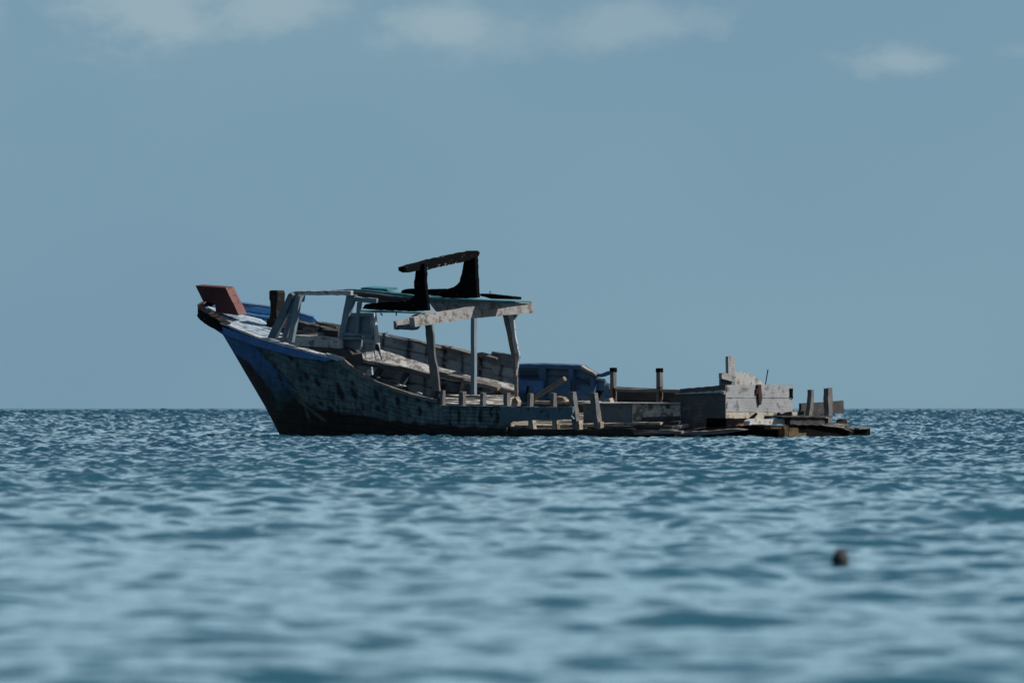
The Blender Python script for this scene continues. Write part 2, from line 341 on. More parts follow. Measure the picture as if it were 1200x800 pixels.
def strip(mb, A, B, vec, sub=4, j=0.0):
    """slab between two traced edges [(px, py, t)...], thickness vec"""
    def dens(E):
        o = []
        for i in range(len(E) - 1):
            for q in range(sub):
                u = q / sub; o.append(tuple(E[i][c] + (E[i + 1][c] - E[i][c]) * u for c in range(3)))
        return o + [E[-1]]
    A, B = dens(A), dens(B); n = len(A)
    a = [Q(*p) + jit(j) for p in A]; b_ = [Q(*p) + jit(j) for p in B]
    vs = a + b_ + [p + vec for p in a] + [p + vec for p in b_]; fs = []
    for i in range(n - 1):
        fs += [(i, i + 1, n + i + 1, n + i), (2 * n + i, 3 * n + i, 3 * n + i + 1, 2 * n + i + 1),
               (i, 2 * n + i, 2 * n + i + 1, i + 1), (n + i, n + i + 1, 3 * n + i + 1, 3 * n + i)]
    fs += [(0, n, 3 * n, 2 * n), (n - 1, 3 * n - 1, 4 * n - 1, 2 * n - 1)]
    mb.add(vs, fs)
def P(name, mat, parent, fn, label=None, smooth=False):
    mb = MB(); fn(mb); o = link(name, mb, mat, parent, smooth)
    if label: o['label'] = label
    return o

# ------------------------------------------------------------------ the wreck
root = bpy.data.objects.new('wrecked_boat', None); scene.collection.objects.link(root); root.location = (0, 0, 0)
root['label'] = 'half sunk wooden fishing boat, blue bow raised, open cabin frame, stern broken away'
root['category'] = 'boat'

# smooth value noise for the paint layout
_lat = rng.random((64, 64))
def vn(x, y):
    xi, yi = np.floor(x).astype(int), np.floor(y).astype(int); fx, fy = x - xi, y - yi
    fx = fx * fx * (3 - 2 * fx); fy = fy * fy * (3 - 2 * fy)
    g = lambda a, b_: _lat[a % 64, b_ % 64]
    return (g(xi, yi) * (1 - fx) + g(xi + 1, yi) * fx) * (1 - fy) + (g(xi, yi + 1) * (1 - fx) + g(xi + 1, yi + 1) * fx) * fy
def fbm(x, y): return vn(x, y) * .5 + vn(x * 2.1 + 7, y * 2.1 + 3) * .3 + vn(x * 4.3 + 1, y * 4.3 + 9) * .2
def sst(a, b_, x): u = np.clip((x - a) / (b_ - a), 0, 1); return u * u * (3 - 2 * u)
def pl(x, pts): return np.interp(x, [p[0] for p in pts], [p[1] for p in pts])
def mixc(c, d, k): return c * (1 - k[..., None]) + np.array(d) * k[..., None]

def hull_mesh():
    mb = MB(); cols = []
    # ---- port side: (top px, py, t, bottom px, py, t)
    T = [(232, 371, .0, 340, 534, 0), (240, 374, .25, 346, 534, .05), (262, 382, .55, 360, 534, .2), (300, 396, .95, 385, 534, .5),
         (345, 409, 1.3, 420, 534, .9), (392, 421, 1.55, 455, 534, 1.2), (412, 433, 1.65, 470, 534, 1.35), (440, 449, 1.78, 490, 534, 1.5), (480, 464, 1.92, 516, 534, 1.7), (511, 470, 2.0, 536, 534, 1.82),
         (514, 474.5, 2.0, 538, 534, 1.82), (588, 476, 2.05, 600, 534, 1.88), (591, 502, 2.05, 602, 534, 1.88), (700, 503, 2.02, 706, 534, 1.88), (790, 503.5, 1.9, 795, 534, 1.8)]
    stem = [(231.5, 371), (246, 382), (261, 392), (270, 407), (287, 436), (310, 475), (327, 508), (340, 534)]
    cut = [math.dist(stem[i], stem[i + 1]) for i in range(len(stem) - 1)]; acc = np.concatenate([[0], np.cumsum(cut)]) / sum(cut)
    nv = 88; vv = np.linspace(0, 1, nv); grid = []; px_all = []; py_all = []
    us = []
    for i in range(len(T) - 1):
        d = T[i + 1][0] - T[i][0]; k = max(2, int(d / 1.6))
        us += [i + j / k for j in range(k)]
    us.append(len(T) - 1)
    sx = np.interp(vv, acc, [p[0] for p in stem]); sy_ = np.interp(vv, acc, [p[1] for p in stem])
    dev_x = sx - (232 + vv * 108); dev_y = sy_ - (371 + vv * 163)
    NSTR = 13
    for u in us:
        i = min(int(u), len(T) - 2); fu = u - i
        e = [T[i][c] + (T[i + 1][c] - T[i][c]) * fu for c in range(6)]
        w_ = max(0, 1 - (e[0] - 232) / 95) ** 1.5
        px = e[0] + (e[3] - e[0]) * vv + dev_x * w_; py = e[1] + (e[4] - e[1]) * vv + dev_y * w_
        flare = vv ** (1.0 + 0.5 * max(0, 1 - (e[0] - 232) / 250))
        t = e[2] + (e[5] - e[2]) * flare + 0.10 * np.sin(vv * math.pi) * min(1, e[2])
        # planks: seams run with the sheer; each strake stands a little proud of the next
        yb = (py - e[1]) / (534 - e[1]) if e[0] < 514 else (py - pl(np.array(e[0]), [(514, 472), (790, 482)])) / 60
        fr = (vv * NSTR + 0.12 * math.sin(e[0] * .05)) % 1
        seam = np.exp(-(np.minimum(fr, 1 - fr) / 0.07) ** 2)
        lap = (0.010 * (fr - 0.5) - 0.014 * seam) * (1 if e[0] > 234 else 0)
        t = t + lap
        grid.append([Q(px[k], py[k], t[k]) for k in range(nv)])
        px_all.append(px); py_all.append(py); cols.append(seam)
    PX, PY, SEAM = np.array(px_all), np.array(py_all), np.array(cols)
    # ---- paint (what the timber is coated with)
    H, W_ = PX.shape
    n1 = fbm(PX / 9, PY / 5); n2 = fbm(PX / 22 + 30, PY / 16); n3 = fbm(PX / 3.2 + 5, PY / 6.5)
    c = np.zeros((H, W_, 3)) + np.array((0.105, 0.150, 0.175))
    c = mixc(c, (0.15, 0.19, 0.205), sst(.5, .7, n2)); c = mixc(c, (0.055, 0.075, 0.080), sst(.52, .40, n1) * .6)
    # blue fore part
    bl = pl(PY, [(370, 300), (401, 297), (415, 308), (429, 321), (455, 345), (470, 352), (515, 372)]) + (n1 - .5) * 5
    isb = sst(1.5, -1.5, PX - bl)
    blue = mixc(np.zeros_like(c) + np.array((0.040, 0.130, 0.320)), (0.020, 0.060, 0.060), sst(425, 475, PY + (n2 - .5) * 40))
    blue = mixc(blue, (0.10, 0.17, 0.24), sst(.6, .75, n1) * .5)
    c = c * (1 - isb[..., None]) + blue * isb[..., None]
    # dark diagonal seam where blue ends
    c = mixc(c, (0.012, 0.014, 0.016), np.exp(-((PX - bl - 1) / 1.6) ** 2) * .8)
    # dark red brown wedge along the stem
    wl = pl(PY, [(424, 292), (440, 304), (459, 319), (485, 328), (515, 334)]) + (n1 - .5) * 4
    c = mixc(c, (0.030, 0.014, 0.014), sst(1.5, -1.5, PX - wl) * sst(423, 428, PY + (PX - 294) * -.6))
    # tarred bottom and weed band
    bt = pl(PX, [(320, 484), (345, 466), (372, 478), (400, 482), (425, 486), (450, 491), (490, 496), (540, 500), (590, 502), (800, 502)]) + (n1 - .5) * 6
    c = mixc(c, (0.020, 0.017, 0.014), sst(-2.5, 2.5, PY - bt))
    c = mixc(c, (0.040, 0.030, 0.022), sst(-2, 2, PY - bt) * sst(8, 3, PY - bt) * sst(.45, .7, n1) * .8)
    n5 = fbm(PX / 1.6 + 2, PY / 13 + 5); c = mixc(c, (0.27, 0.29, 0.29), sst(.58, .72, n5) * sst(1.5, -1.5, PY - bt) * (1 - isb * .75) * .45); c = mixc(c, (0.03, 0.035, 0.038), sst(.42, .30, n5) * .6)
    # black nail and frame stains, slanting with the frames
    st = np.zeros_like(PX)
    for fx in np.arange(312, 600, 25.5):
        ax = fx + (PY - 400) * (0.42 if fx < 400 else .15) + (n2 - .5) * 14
        st = np.maximum(st, np.exp(-((PX - ax) / 2.6) ** 2) * sst(.50, .64, n3))
    for (x, y, dx, dy, sl) in ((352, 402, 2, 4, .5), (359, 440, 3.2, 5, .4), (372, 448, 2.5, 6, .5), (399, 460, 4, 10, .35), (415, 462, 2.5, 7, .4), (441, 462, 3, 6, .2), (443, 478, 3, 4, .2),
                               (466, 470, 3, 7, .2), (489, 462, 4, 9, .15), (492, 482, 3, 6, .1), (375, 470, 3, 6, .5), (340, 418, 3, 5, .6), (387, 480, 4, 4, .3), (513, 468, 3, 6, 0), (538, 488, 2, 8, 0), (563, 488, 2.5, 8, 0), (583, 489, 2, 8, 0)):
        q = ((PX - x - (PY - y) * sl) / dx) ** 2 + ((PY - y) / dy) ** 2
        st = np.maximum(st, sst(1.5, .5, q + (n3 - .5) * 1.6))
    c = mixc(c, (0.010, 0.010, 0.011), st * .92)
    c = mixc(c, (0.010, 0.012, 0.014), SEAM * .38 * (1 - isb * .5) * sst(.35, .6, fbm(PX / 14 + 3, PY / 9)))
    # split, lifted plank ends low on the bow, paler scraped wood
    for (x0, y0, x1, y1) in ((343, 457, 378, 470), (350, 469, 381, 493), (352, 462, 362, 490)):
        dx, dy = x1 - x0, y1 - y0; u = np.clip(((PX - x0) * dx + (PY - y0) * dy) / (dx * dx + dy * dy), 0, 1)
        dd = np.hypot(PX - x0 - u * dx, PY - y0 - u * dy)
        c = mixc(c, (0.17, 0.17, 0.16), sst(2.2, .8, dd + (n1 - .5) * 2) * .6)
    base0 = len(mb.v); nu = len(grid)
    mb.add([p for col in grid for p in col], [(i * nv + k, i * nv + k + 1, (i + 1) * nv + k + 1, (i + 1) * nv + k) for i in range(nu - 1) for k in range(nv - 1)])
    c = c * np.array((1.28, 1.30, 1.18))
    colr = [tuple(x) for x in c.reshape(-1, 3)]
    # ---- starboard side, seen from inside
    TS = [(232, 371, .0, 340, 534, 0), (245, 354, -.30, 358, 534, -.1), (262, 354, -.5, 380, 534, -.3), (280, 355, -.70, 400, 534, -.45), (320, 360, -1.0, 440, 534, -.7), (350, 367, -1.2, 470, 534, -.9), (368, 372, -1.3, 480, 534, -1.0), (373, 378, -1.33, 484, 534, -1.05),
          (397, 387, -1.45, 500, 534, -1.2), (440, 390, -1.65, 520, 534, -1.4), (455, 393, -1.72, 530, 534, -1.45), (480, 398, -1.8, 545, 534, -1.5), (508, 404, -1.88, 560, 534, -1.6), (530, 408.5, -1.93, 575, 534, -1.65), (560, 416, -2, 590, 534, -1.7), (577, 419, -2, 600, 534, -1.75), (578, 413, -2, 600, 534, -1.75),
          (603, 417, -2.05, 618, 534, -1.8), (604, 427.5, -2.05, 619, 534, -1.8), (640, 427, -2.07, 650, 534, -1.85), (680, 428.5, -2.07, 690, 534, -1.85), (684, 432, -2.07, 692, 534, -1.85), (692, 437.5, -2.07, 698, 534, -1.85),
          (699, 440, -2.07, 703, 534, -1.85), (700, 444.5, -2.07, 704, 534, -1.85), (709, 445.5, -2.05, 711, 534, -1.85), (710, 450, -2.05, 712, 534, -1.85), (714, 451, -2.05, 715, 534, -1.85), (715, 454, -2.05, 716, 534, -1.85), (718, 454.5, -2.05, 718, 534, -1.85), (770, 457, -2.0, 770, 534, -1.8), (820, 459, -1.8, 820, 534, -1.7), (860, 461, -1.6, 860, 534, -1.5)]
    nv2 = 60; v2 = np.linspace(0, 1, nv2); g2 = []; A, B_, S2 = [], [], []
    us = []
    for i in range(len(TS) - 1):
        k = max(1, int((TS[i + 1][0] - TS[i][0]) / 1.8)); us += [i + j / k for j in range(k)]
    us.append(len(TS) - 1)
    dxs = np.interp(v2, acc, [p[0] for p in stem]) - (232 + v2 * 108); dys = np.interp(v2, acc, [p[1] for p in stem]) - (371 + v2 * 163)
    for u in us:
        i = min(int(u), len(TS) - 2); fu = u - i
        e = [TS[i][q] + (TS[i + 1][q] - TS[i][q]) * fu for q in range(6)]
        w_ = max(0, 1 - (e[0] - 232) / 13) if u < 1 else 0
        px = e[0] + (e[3] - e[0]) * v2 ** 1.6 + dxs * w_; py = e[1] + (e[4] - e[1]) * v2 + dys * w_
        px = np.maximum(px, np.interp(py, [p[1] for p in stem], [p[0] for p in stem]) + 2.0 * np.clip((py - 371) / 8, 0, 1) if e[0] < 300 else px)
        ystr = (py - e[1]) / 13.5
        fr = ystr % 1; seam = np.exp(-(np.minimum(fr, 1 - fr) / 0.09) ** 2)
        t = e[2] + (e[5] - e[2]) * v2 ** 1.3 - 0.03 * seam + 0.012 * (fr - .5)
        g2.append([Q(px[k], py[k], t[k]) for k in range(nv2)]); A.append(px); B_.append(py); S2.append(seam)
    PX, PY, SEAM = np.array(A), np.array(B_), np.array(S2)
    n1 = fbm(PX / 8 + 11, PY / 5); n2 = fbm(PX / 20 + 40, PY / 12); n3 = fbm(PX / 4 + 5, PY / 3)
    c = np.zeros(PX.shape + (3,)) + np.array((0.42, 0.46, 0.48))
    c = mixc(c, (0.21, 0.23, 0.245), sst(.45, .6, n2)); c = mixc(c, (0.44, 0.46, 0.47), sst(.58, .7, n1) * .6)
    for fx, wd in ((480, 3.0), (523, 3.2), (566, 3.2), (449, 1.6), (501, 1.4), (544, 1.5), (590, 2)):
        ax = fx + (PY - 410) * -.05 + (n1 - .5) * 4
        c = mixc(c, (0.012, 0.012, 0.014), np.exp(-((PX - ax) / wd) ** 2) * sst(.35, .5, n3 + .08))
    bb = (PX < 381) & (PY < 393)
    c[bb] = (0.075, 0.29, 0.62)
    lb = sst(.5, .7, n1) * bb; c = mixc(c, (0.16, 0.40, 0.62), lb * .7)
    mid = (PX >= 603) & (PX < 718) & (PY < 500)
    c[mid] = (0.095, 0.195, 0.35); c = mixc(c, (0.15, 0.20, 0.24), sst(.5, .65, n2) * mid * .8)
    for (x0, y0, x1, y1) in ((610, 434, 632, 445), (678, 443, 700, 452)):
        c = mixc(c, (0.012, 0.02, 0.035), (sst(x0 - 1, x0 + 1, PX) * sst(x1 + 1, x1 - 1, PX) * sst(y0 - 1, y0 + 1, PY) * sst(y1 + 1, y1 - 1, PY)) * .6)  # shade of the recesses painted as dark rectangles
    aft = PX >= 718; c[aft] = (0.055, 0.062, 0.070); c = mixc(c, (0.10, 0.095, 0.09), sst(.5, .65, n2) * aft * .7)
    c = mixc(c, (0.03, 0.032, 0.036), SEAM * .40 * (1 - bb * .8))
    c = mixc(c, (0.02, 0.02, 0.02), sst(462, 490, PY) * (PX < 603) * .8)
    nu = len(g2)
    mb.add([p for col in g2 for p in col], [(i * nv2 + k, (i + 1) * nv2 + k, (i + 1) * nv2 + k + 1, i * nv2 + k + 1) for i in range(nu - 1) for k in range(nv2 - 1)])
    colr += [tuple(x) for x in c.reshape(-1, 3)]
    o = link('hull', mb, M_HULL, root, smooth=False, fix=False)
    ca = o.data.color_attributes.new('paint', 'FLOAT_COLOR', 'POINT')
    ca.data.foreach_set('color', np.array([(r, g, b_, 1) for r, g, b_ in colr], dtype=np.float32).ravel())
    sm = o.modifiers.new('planking', 'SOLIDIFY'); sm.thickness = 0.05; sm.offset = -1
    return o
hull = hull_mesh()

# rails and bow
def f(mb):
    strip(mb, [(262, 383, .60), (300, 396.5, 1.0), (345, 409.5, 1.35), (392, 421, 1.60)], [(263, 391, .60), (300, 405, 1.0), (345, 417.5, 1.35), (384, 423, 1.57)], PORT * 0.045, 8, .004)
P('rubbing_strake', M_BLUE, hull, f)
def f(mb):
    strip(mb, [(258, 377, .58), (300, 394, 1.02), (345, 407, 1.38), (394, 420, 1.64)], [(258, 379.3, .60), (300, 396.3, 1.05), (345, 409.3, 1.4), (394, 421.8, 1.66)], -PORTH * 0.14, 8, .004)
    board(mb, 384, 415, 402, 420.5, 1.6, .05, .12); board(mb, 388, 418, 398, 422, 1.64, .04, .08)
P('gunwale_cap', M_WHITE_S, hull, f)
def f(mb):
    pts = [(400, 424, 1.64), (412, 431.5, 1.69), (425, 439, 1.76), (440, 447.5, 1.82), (460, 455.5, 1.9), (480, 462, 1.96), (512, 470, 2.03)]
    for a, b_ in zip(pts, pts[1:]): board(mb, *a[:2], *b_[:2], a[2], .07, .07, t1=b_[2], j=.012)
    board(mb, 402, 421, 413, 431, 1.5, .05, .05); 
P('splintered_gunwale', M_GREY_S, hull, f)
for x, y, dx in ((462, 451.5, 13), (487, 460.5, 7), (441, 442, 4)):
    def f(mb): lat(mb, [(x, y), (x + dx * .3, y - 1.2), (x + dx * .8, y - .2), (x + dx, y + 1), (x + dx * .4, y + 1.4)], 1.7, .04, .5, step=2)
    P('plank_splinter', M_WHITE_S, hull, f)
def f(mb): lat(mb, [(429, 436), (433.5, 431), (435, 430), (436, 439), (431, 441)], 1.2, .05, .1)
P('plank_splinter', M_WHITE_V, hull, f)
def f(mb):
    top = [(264, 379, .62), (256, 375, .52), (246, 368.5, .38), (238, 364, .22), (232.5, 360.5, .06), (231.5, 357, -.06), (235, 354.3, -.18), (243, 352.8, -.30), (252, 352.8, -.42)]
    bot = [(263, 389.5, .60), (254, 386.5, .48), (244, 382, .32), (237, 377, .18), (232, 372.5, .04), (231.5, 368, -.06), (235, 364, -.18), (243, 362, -.30), (252, 362, -.42)]
    strip(mb, top, bot, -FWD * .14 + UP * .02, 5, .006)
bow = P('bow_rim', M_SLIME, hull, f, 'dark red brown curved timber capping the tip of the bow')
def f(mb):
    top = [(264, 378.7, .64), (256, 374.7, .54), (246, 368.2, .40), (238, 363.7, .24), (232.3, 360.2, .08), (231.3, 356.8, -.05), (235, 354.1, -.18), (243, 352.6, -.30), (252, 352.6, -.42)]
    strip(mb, top, [(x, y + 1.3, t_ + .01) for x, y, t_ in top], -FWD * .16 + UP * .02, 5, .008)
P('rim_cap', M_REDBROWN_CAP, bow, f)
def f(mb):
    strip(mb, [(252, 353, -.44), (280, 354.5, -.72), (320, 359.8, -1.02), (350, 366.2, -1.22), (369, 371.5, -1.33), (375, 378, -1.36)],
          [(252, 355, -.44), (280, 356.2, -.72), (320, 361.8, -1.02), (350, 368.2, -1.22), (367, 373.3, -1.33), (373.5, 379, -1.36)], PORT * .07, 6, .004)
P('far_rail', M_REDBROWN_CAP, hull, f)
def f(mb):
    strip(mb, [(286, 366, -.60), (320, 371, -.88), (350, 376.5, -1.08), (372, 379, -1.2)], [(286, 368, -.60), (320, 373.2, -.88), (350, 378.6, -1.08), (372, 381.5, -1.2)], PORT * .06, 6, .003)
P('inner_clamp', M_BLUE_IN, hull, f)

def f(mb):
    A = [(244, 359, -.12), (262, 362.5, -.40), (285, 368, -.60), (305, 373, -.74), (322, 379, -.80)]
    B = [(242, 364, .15), (262, 378, .50), (285, 388.5, .74), (305, 395.5, .90), (340, 405, 1.12)]
    n = 7
    for k in range(n):                                    # laid planks with open seams
        e0, e1 = k / n + .008, (k + 1) / n - .008
        L0 = [tuple(a[c] + (b_[c] - a[c]) * e0 for c in range(3)) for a, b_ in zip(A, B)]
        L1 = [tuple(a[c] + (b_[c] - a[c]) * e1 for c in range(3)) for a, b_ in zip(A, B)]
        if k < 3: L0[-1] = (L0[-1][0] - 12 + k * 4, L0[-1][1] - 3, L0[-1][2]); L1[-1] = (L1[-1][0] - 11 + k * 3, L1[-1][1] - 3, L1[-1][2])
        strip(mb, L0, L1, -UP * .05, 4, .005)
P('foredeck', M_DECK, root, f, 'worn white and pale blue deck planks in the bow')
def f(mb):
    lat(mb, [(229, 334.5), (263, 337), (279, 369.5), (253, 366), (252, 356), (238, 353)], .13, .27, .15)
stem_post = P('stem_post', M_RED, root, f, 'thick red brown slab rising from the bow')
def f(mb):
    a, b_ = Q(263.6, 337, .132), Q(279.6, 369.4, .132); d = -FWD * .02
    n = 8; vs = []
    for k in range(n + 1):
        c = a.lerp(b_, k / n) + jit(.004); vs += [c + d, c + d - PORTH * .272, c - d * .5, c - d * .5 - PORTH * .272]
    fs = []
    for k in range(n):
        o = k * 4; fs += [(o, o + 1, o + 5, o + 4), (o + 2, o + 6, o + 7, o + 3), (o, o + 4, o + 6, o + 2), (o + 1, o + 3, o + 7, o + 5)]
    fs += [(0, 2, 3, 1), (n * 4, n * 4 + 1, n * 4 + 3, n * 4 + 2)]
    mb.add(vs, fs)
P('sunlit_edge', M_PINK, stem_post, f)  # sunlight on the aft face, put in as a paler pink slab
def f(mb):
    lat(mb, [(315.5, 341), (318, 340), (324, 340), (325.5, 343), (325, 352), (323.5, 364), (326, 379), (315, 379), (317, 366), (316.5, 353), (315.5, 350)], -.25, .25, .2, heel=False)
    lat(mb, [(313, 374), (327, 372), (330, 381), (312, 382)], -.2, .5, .2, heel=False)
bitt = P('mooring_bitt', M_BROWNBLK, root, f, 'stout dark brown mooring post standing on the foredeck')
def f(mb): post(mb, 335, 396, 349, 345, .85, .13, .10, j=.004); 
P('support_strut', M_GREYBLUE, root, f)
def f(mb): post(mb, 341, 401, 350.5, 347, 1.0, .13, .09, t1=.9, j=.004)
P('support_strut', M_PANEL, root, f)
def f(mb):                                                                  # the strut nearest the bow
    lat(mb, [(313, 396), (322, 397), (343.5, 346), (340, 343), (337.5, 345)], .95, .10, .2)
P('support_strut', M_GREYBLUE, root, f)
def f(mb):
    lat(mb, [(340, 342.5), (352, 341), (411, 340.8), (411, 346), (352, 345.8), (341, 346.8)], .75, .09, .35)
P('header_board', M_WHITE_R, root, f, 'flaking white board running from the struts to the cabin')
def f(mb):
    board(mb, 332, 370, 344, 369, .9, .06, .06)
P('cross_cleat', M_PANEL, root, f)
def f(mb): lat(mb, [(347, 346.5), (354, 346.5), (352.5, 354), (348, 354)], .88, .12, .1)
P('corner_block', M_PANEL, root, f)

# fallen timbers behind the foredeck
def f(mb):
    board(mb, 346, 377, 392, 388, -.8, .09, .16, j=.01)
    board(mb, 350, 383, 398, 386, -1.1, .12, .2, j=.012); board(mb, 374, 380, 398, 384.5, -1.2, .12, .2, j=.012)
    lat(mb, [(345, 382), (357, 379), (366, 383), (362, 390), (348, 391)], -.4, .3); lat(mb, [(376, 386), (396, 388), (396, 395), (377, 394)], -.5, .3)
P('broken_deck_beam', M_DARK_S, root, f)  # dark debris whose colour also stands in for the hold's shade
def f(mb):
    board(mb, 338, 388, 376, 392, -.1, .05, .22, j=.008); board(mb, 351, 377.5, 393, 387.2, -.74, .035, .06, j=.004); board(mb, 342, 394, 369, 393, .2, .05, .25)
    board(mb, 357, 386, 367, 387, -.2, .10, .12)
P('loose_deck_plank', M_GREY_S, root, f)
def f(mb): lat(mb, [(328, 384), (337, 383), (338, 388), (330, 388)], .3, .2)
P('deck_patch', M_RED, root, f)
def f(mb):
    lat(mb, [(322, 396), (345, 393), (380, 394.5), (398, 397), (399, 409), (380, 407), (352, 406.5), (340, 405)], .80, .10, .3)
P('hatch_coaming', M_WHITE_R, root, f, 'rust streaked white board along the broken hatch')
def f(mb):
    lat(mb, [(352, 406), (372, 407), (400, 409.5), (407, 416), (409, 428), (398, 421), (380, 412)], .9, .5, .4)
    strip(mb, [(398, 404, -.3), (407, 409, -.4)], [(396, 414, .5), (414, 428, .6)], -UP * .06)
P('dark_side_plank', M_DARK_S, root, f)

# wheelhouse remains
def f(mb):
    lat(mb, [(405, 366), (436, 370), (438, 391), (424, 392), (423, 406), (421, 410), (401, 410), (397, 407), (399, 396)], .55, .05, .1)
wall = P('cabin_wall', M_PANEL, root, f)
def f(mb):
    lat(mb, [(406, 345.5), (416, 345.5), (408, 372), (402, 397), (401, 409), (395.5, 409), (397, 394), (402, 366)], .64, .09, .25)
    lat(mb, [(415, 348), (441, 350), (441, 356), (428, 354.5), (414.5, 353)], .62, .07)
    lat(mb, [(412, 366.5), (437, 367), (437, 371), (411, 371)], .62, .05); lat(mb, [(402, 389.5), (438, 391.5), (438, 394), (402, 393)], .64, .07); lat(mb, [(402, 394.6), (436, 395), (436, 398), (402, 397.5)], .64, .07)
    lat(mb, [(418.5, 354), (422.5, 354), (419.5, 391), (415.5, 391)], .63, .06)
P('window_frame', M_PANEL, wall, f)
def f(mb): lat(mb, [(433, 367), (437, 367), (441.5, 409), (437.5, 409)], .60, .12, .1)
P('corner_post', M_WHITE_V, wall, f)
def f(mb): cross(mb, [(438, 366.5), (439.3, 366.5), (445.5, 400), (444.5, 410), (442, 409)], S_of(441, .6) - .06, .04, .15)
P('sunlit_stile', M_WHITE_B, wall, f)  # brighter white carries the sunlight on the post's aft face
def f(mb): lat(mb, [(440, 403), (443, 403), (444.5, 409), (443, 412), (440, 410)], .66, .02, .3)
P('rust_bracket', M_RUST, wall, f)

# starboard shelf and inner ribs
def f(mb):
    strip(mb, [(409, 411.5, -1.1), (425, 413, -1.25), (437, 411, -1.3), (445, 409, -1.3), (462, 414.5, -1.4), (482, 421, -1.45), (505, 428, -1.5), (530, 434, -1.55), (560, 441, -1.6), (603, 451, -1.6)],
          [(403, 417, -.7), (425, 421.5, -.8), (437, 423.5, -.85), (448, 425, -.9), (465, 428, -1.0), (482, 431.5, -1.1), (505, 437, -1.15), (530, 442, -1.2), (560, 448, -1.25), (603, 457, -1.3)], -UP * .07, 3, .012)
P('side_deck', M_WHITE_D, root, f, 'white side deck plank splintered along its edge')
def f(mb):
    for a in ((404, 420, 440, 427), (440, 427, 470, 431.5), (468, 431, 508, 441), (520, 440, 562, 449), (560, 447, 604, 461)): board(mb, *a, -.95, .10, .10, j=.015)
    board(mb, 515, 438, 557, 447, -.9, .09, .14, j=.012); board(mb, 545, 446, 585, 455, -.8, .07, .12, j=.015)
P('deck_shelf', M_GREY_S, root, f)
for x0, y0, x1, y1 in ((402, 432, 410, 421), (440, 441, 449, 427), (470, 455, 479, 431), (508, 468, 514, 440), (540, 466, 545, 447), (578, 466, 580, 452)):
    def f(mb): post(mb, x0, y0, x1, y1, -1.35, .10, .12, t1=-1.25)
    P('rib', M_GREYBLUE, root, f)
def f(mb):
    for a in ((440, 391, 482, 400), (482, 398.5, 520, 409), (520, 405.5, 562, 417), (562, 414.5, 584, 420)): board(mb, *a, -1.85, .05, .16, j=.012)
P('broken_rail', M_GREY_S, root, f)
def f(mb): lat(mb, [(577, 412), (602, 416), (604, 431), (577, 425)], -1.9, .05, .3)
P('patch_board', M_GREYBLUE, root, f)

# posts that carry the roof
def f(mb):
    lat(mb, [(498, 381), (506, 380), (508, 396), (508.5, 412), (509.5, 420), (512, 430), (515, 458), (507, 458), (503, 434), (500.5, 408)], 1.2, .05, .3, heel=False)
P('roof_post', M_GREY_V, root, f, 'bent grey roof post nearest the bow')
def f(mb): post(mb, 555.3, 462, 555.3, 373, .2, .10, .09, j=.004)
P('roof_post', M_PANEL, root, f, 'straight grey roof post in the middle')
def f(mb):
    lat(mb, [(589, 369), (596, 369), (600, 392), (604, 418), (606, 436), (606, 467), (603, 467), (601.5, 428), (595, 396)], -.85, .04, .2, heel=False)
P('roof_post', M_GREY_V, root, f, 'curved roof post aft with a sunlit white edge')
def f(mb):
    lat(mb, [(596.3, 369), (606, 368), (602, 375), (603.5, 393), (608.5, 418), (607, 424), (604.5, 440), (603.8, 425), (602.5, 408), (598.5, 385)], -.80, .05, .3, heel=False)
P('sunlit_side', M_WHITE_V, root, f)  # white strip stands in for sunlight on the right of the post

# roof
def f(mb):
    prism(mb, rag([(388, 340), (408, 338.6), (430, 340), (470, 344), (505, 348.5), (560, 351), (604, 352.9), (604, 354.3), (560, 353.4), (505, 352), (470, 348.5), (430, 343.4), (408, 341), (388, 341)], 5, .25), lambda x, y: Q(x, y, -.4), -(PORT * math.cos(.015) - UP * math.sin(.010)) * .55)
roof = P('roof', M_TEAL, root, f, 'thin teal painted roof boards')
def f(mb):
    lat(mb, [(414, 342), (440, 344), (470, 348.5), (487, 351), (487, 354), (466, 353.5), (440, 350.5), (428, 349), (414, 345.5)], .35, .10, .3)
    lat(mb, [(410, 341), (430, 343.5), (470, 348), (500, 352), (500, 354), (470, 351.5), (430, 347), (411, 343.5)], .5, .06, .3)
P('roof_edge_beam', M_DARK_S, roof, f)
def f(mb): lat(mb, [(441, 348.5), (466, 349.5), (466, 354), (441, 355)], .20, .04); lat(mb, [(467, 349), (479, 350), (478, 353), (467, 353.5)], .20, .04)
P('roof_joist', M_GREY_S, roof, f)
def f(mb):
    lat(mb, [(501, 351), (545, 352.5), (600, 354.5), (622, 356), (590, 361), (545, 364.5), (524, 364.5), (516, 366), (511, 365), (506, 359)], -.5, .06, .4)
P('fascia_board', M_WHITE_T, roof, f)
sA = S_of(485, 1.75)
def f(mb): cross(mb, [(485.3, 372), (500, 368.5), (520, 365), (545, 361), (560, 358), (580, 355.8), (600, 354.8), (625, 353.8), (626, 360), (625, 366.5), (605, 368.5), (585, 370.5), (560, 372.5), (530, 376.5), (500, 381), (486.5, 383)], sA, .14, .3)
P('roof_beam', M_WHITE_T, roof, f, 'pale flaking beam across the aft edge of the roof')
def f(mb):
    cross(mb, [(464, 376.5), (474, 375), (484, 371), (488, 368.5), (507, 364), (512, 366), (498, 370), (487, 373.5), (486, 380), (465, 381)], sA + .3, .07, .4)
P('hanging_splinter', M_WHITE_T, roof, f)
def f(mb): lat(mb, [(462, 379.5), (486, 380.5), (487, 384), (484, 387), (465, 385.6), (462, 386)], 1.5, .16, .3); lat(mb, [(461, 376), (465, 376), (465, 386.5), (461.5, 385.5)], 1.55, .10)
P('hanging_block', M_GREYBLUE, roof, f)
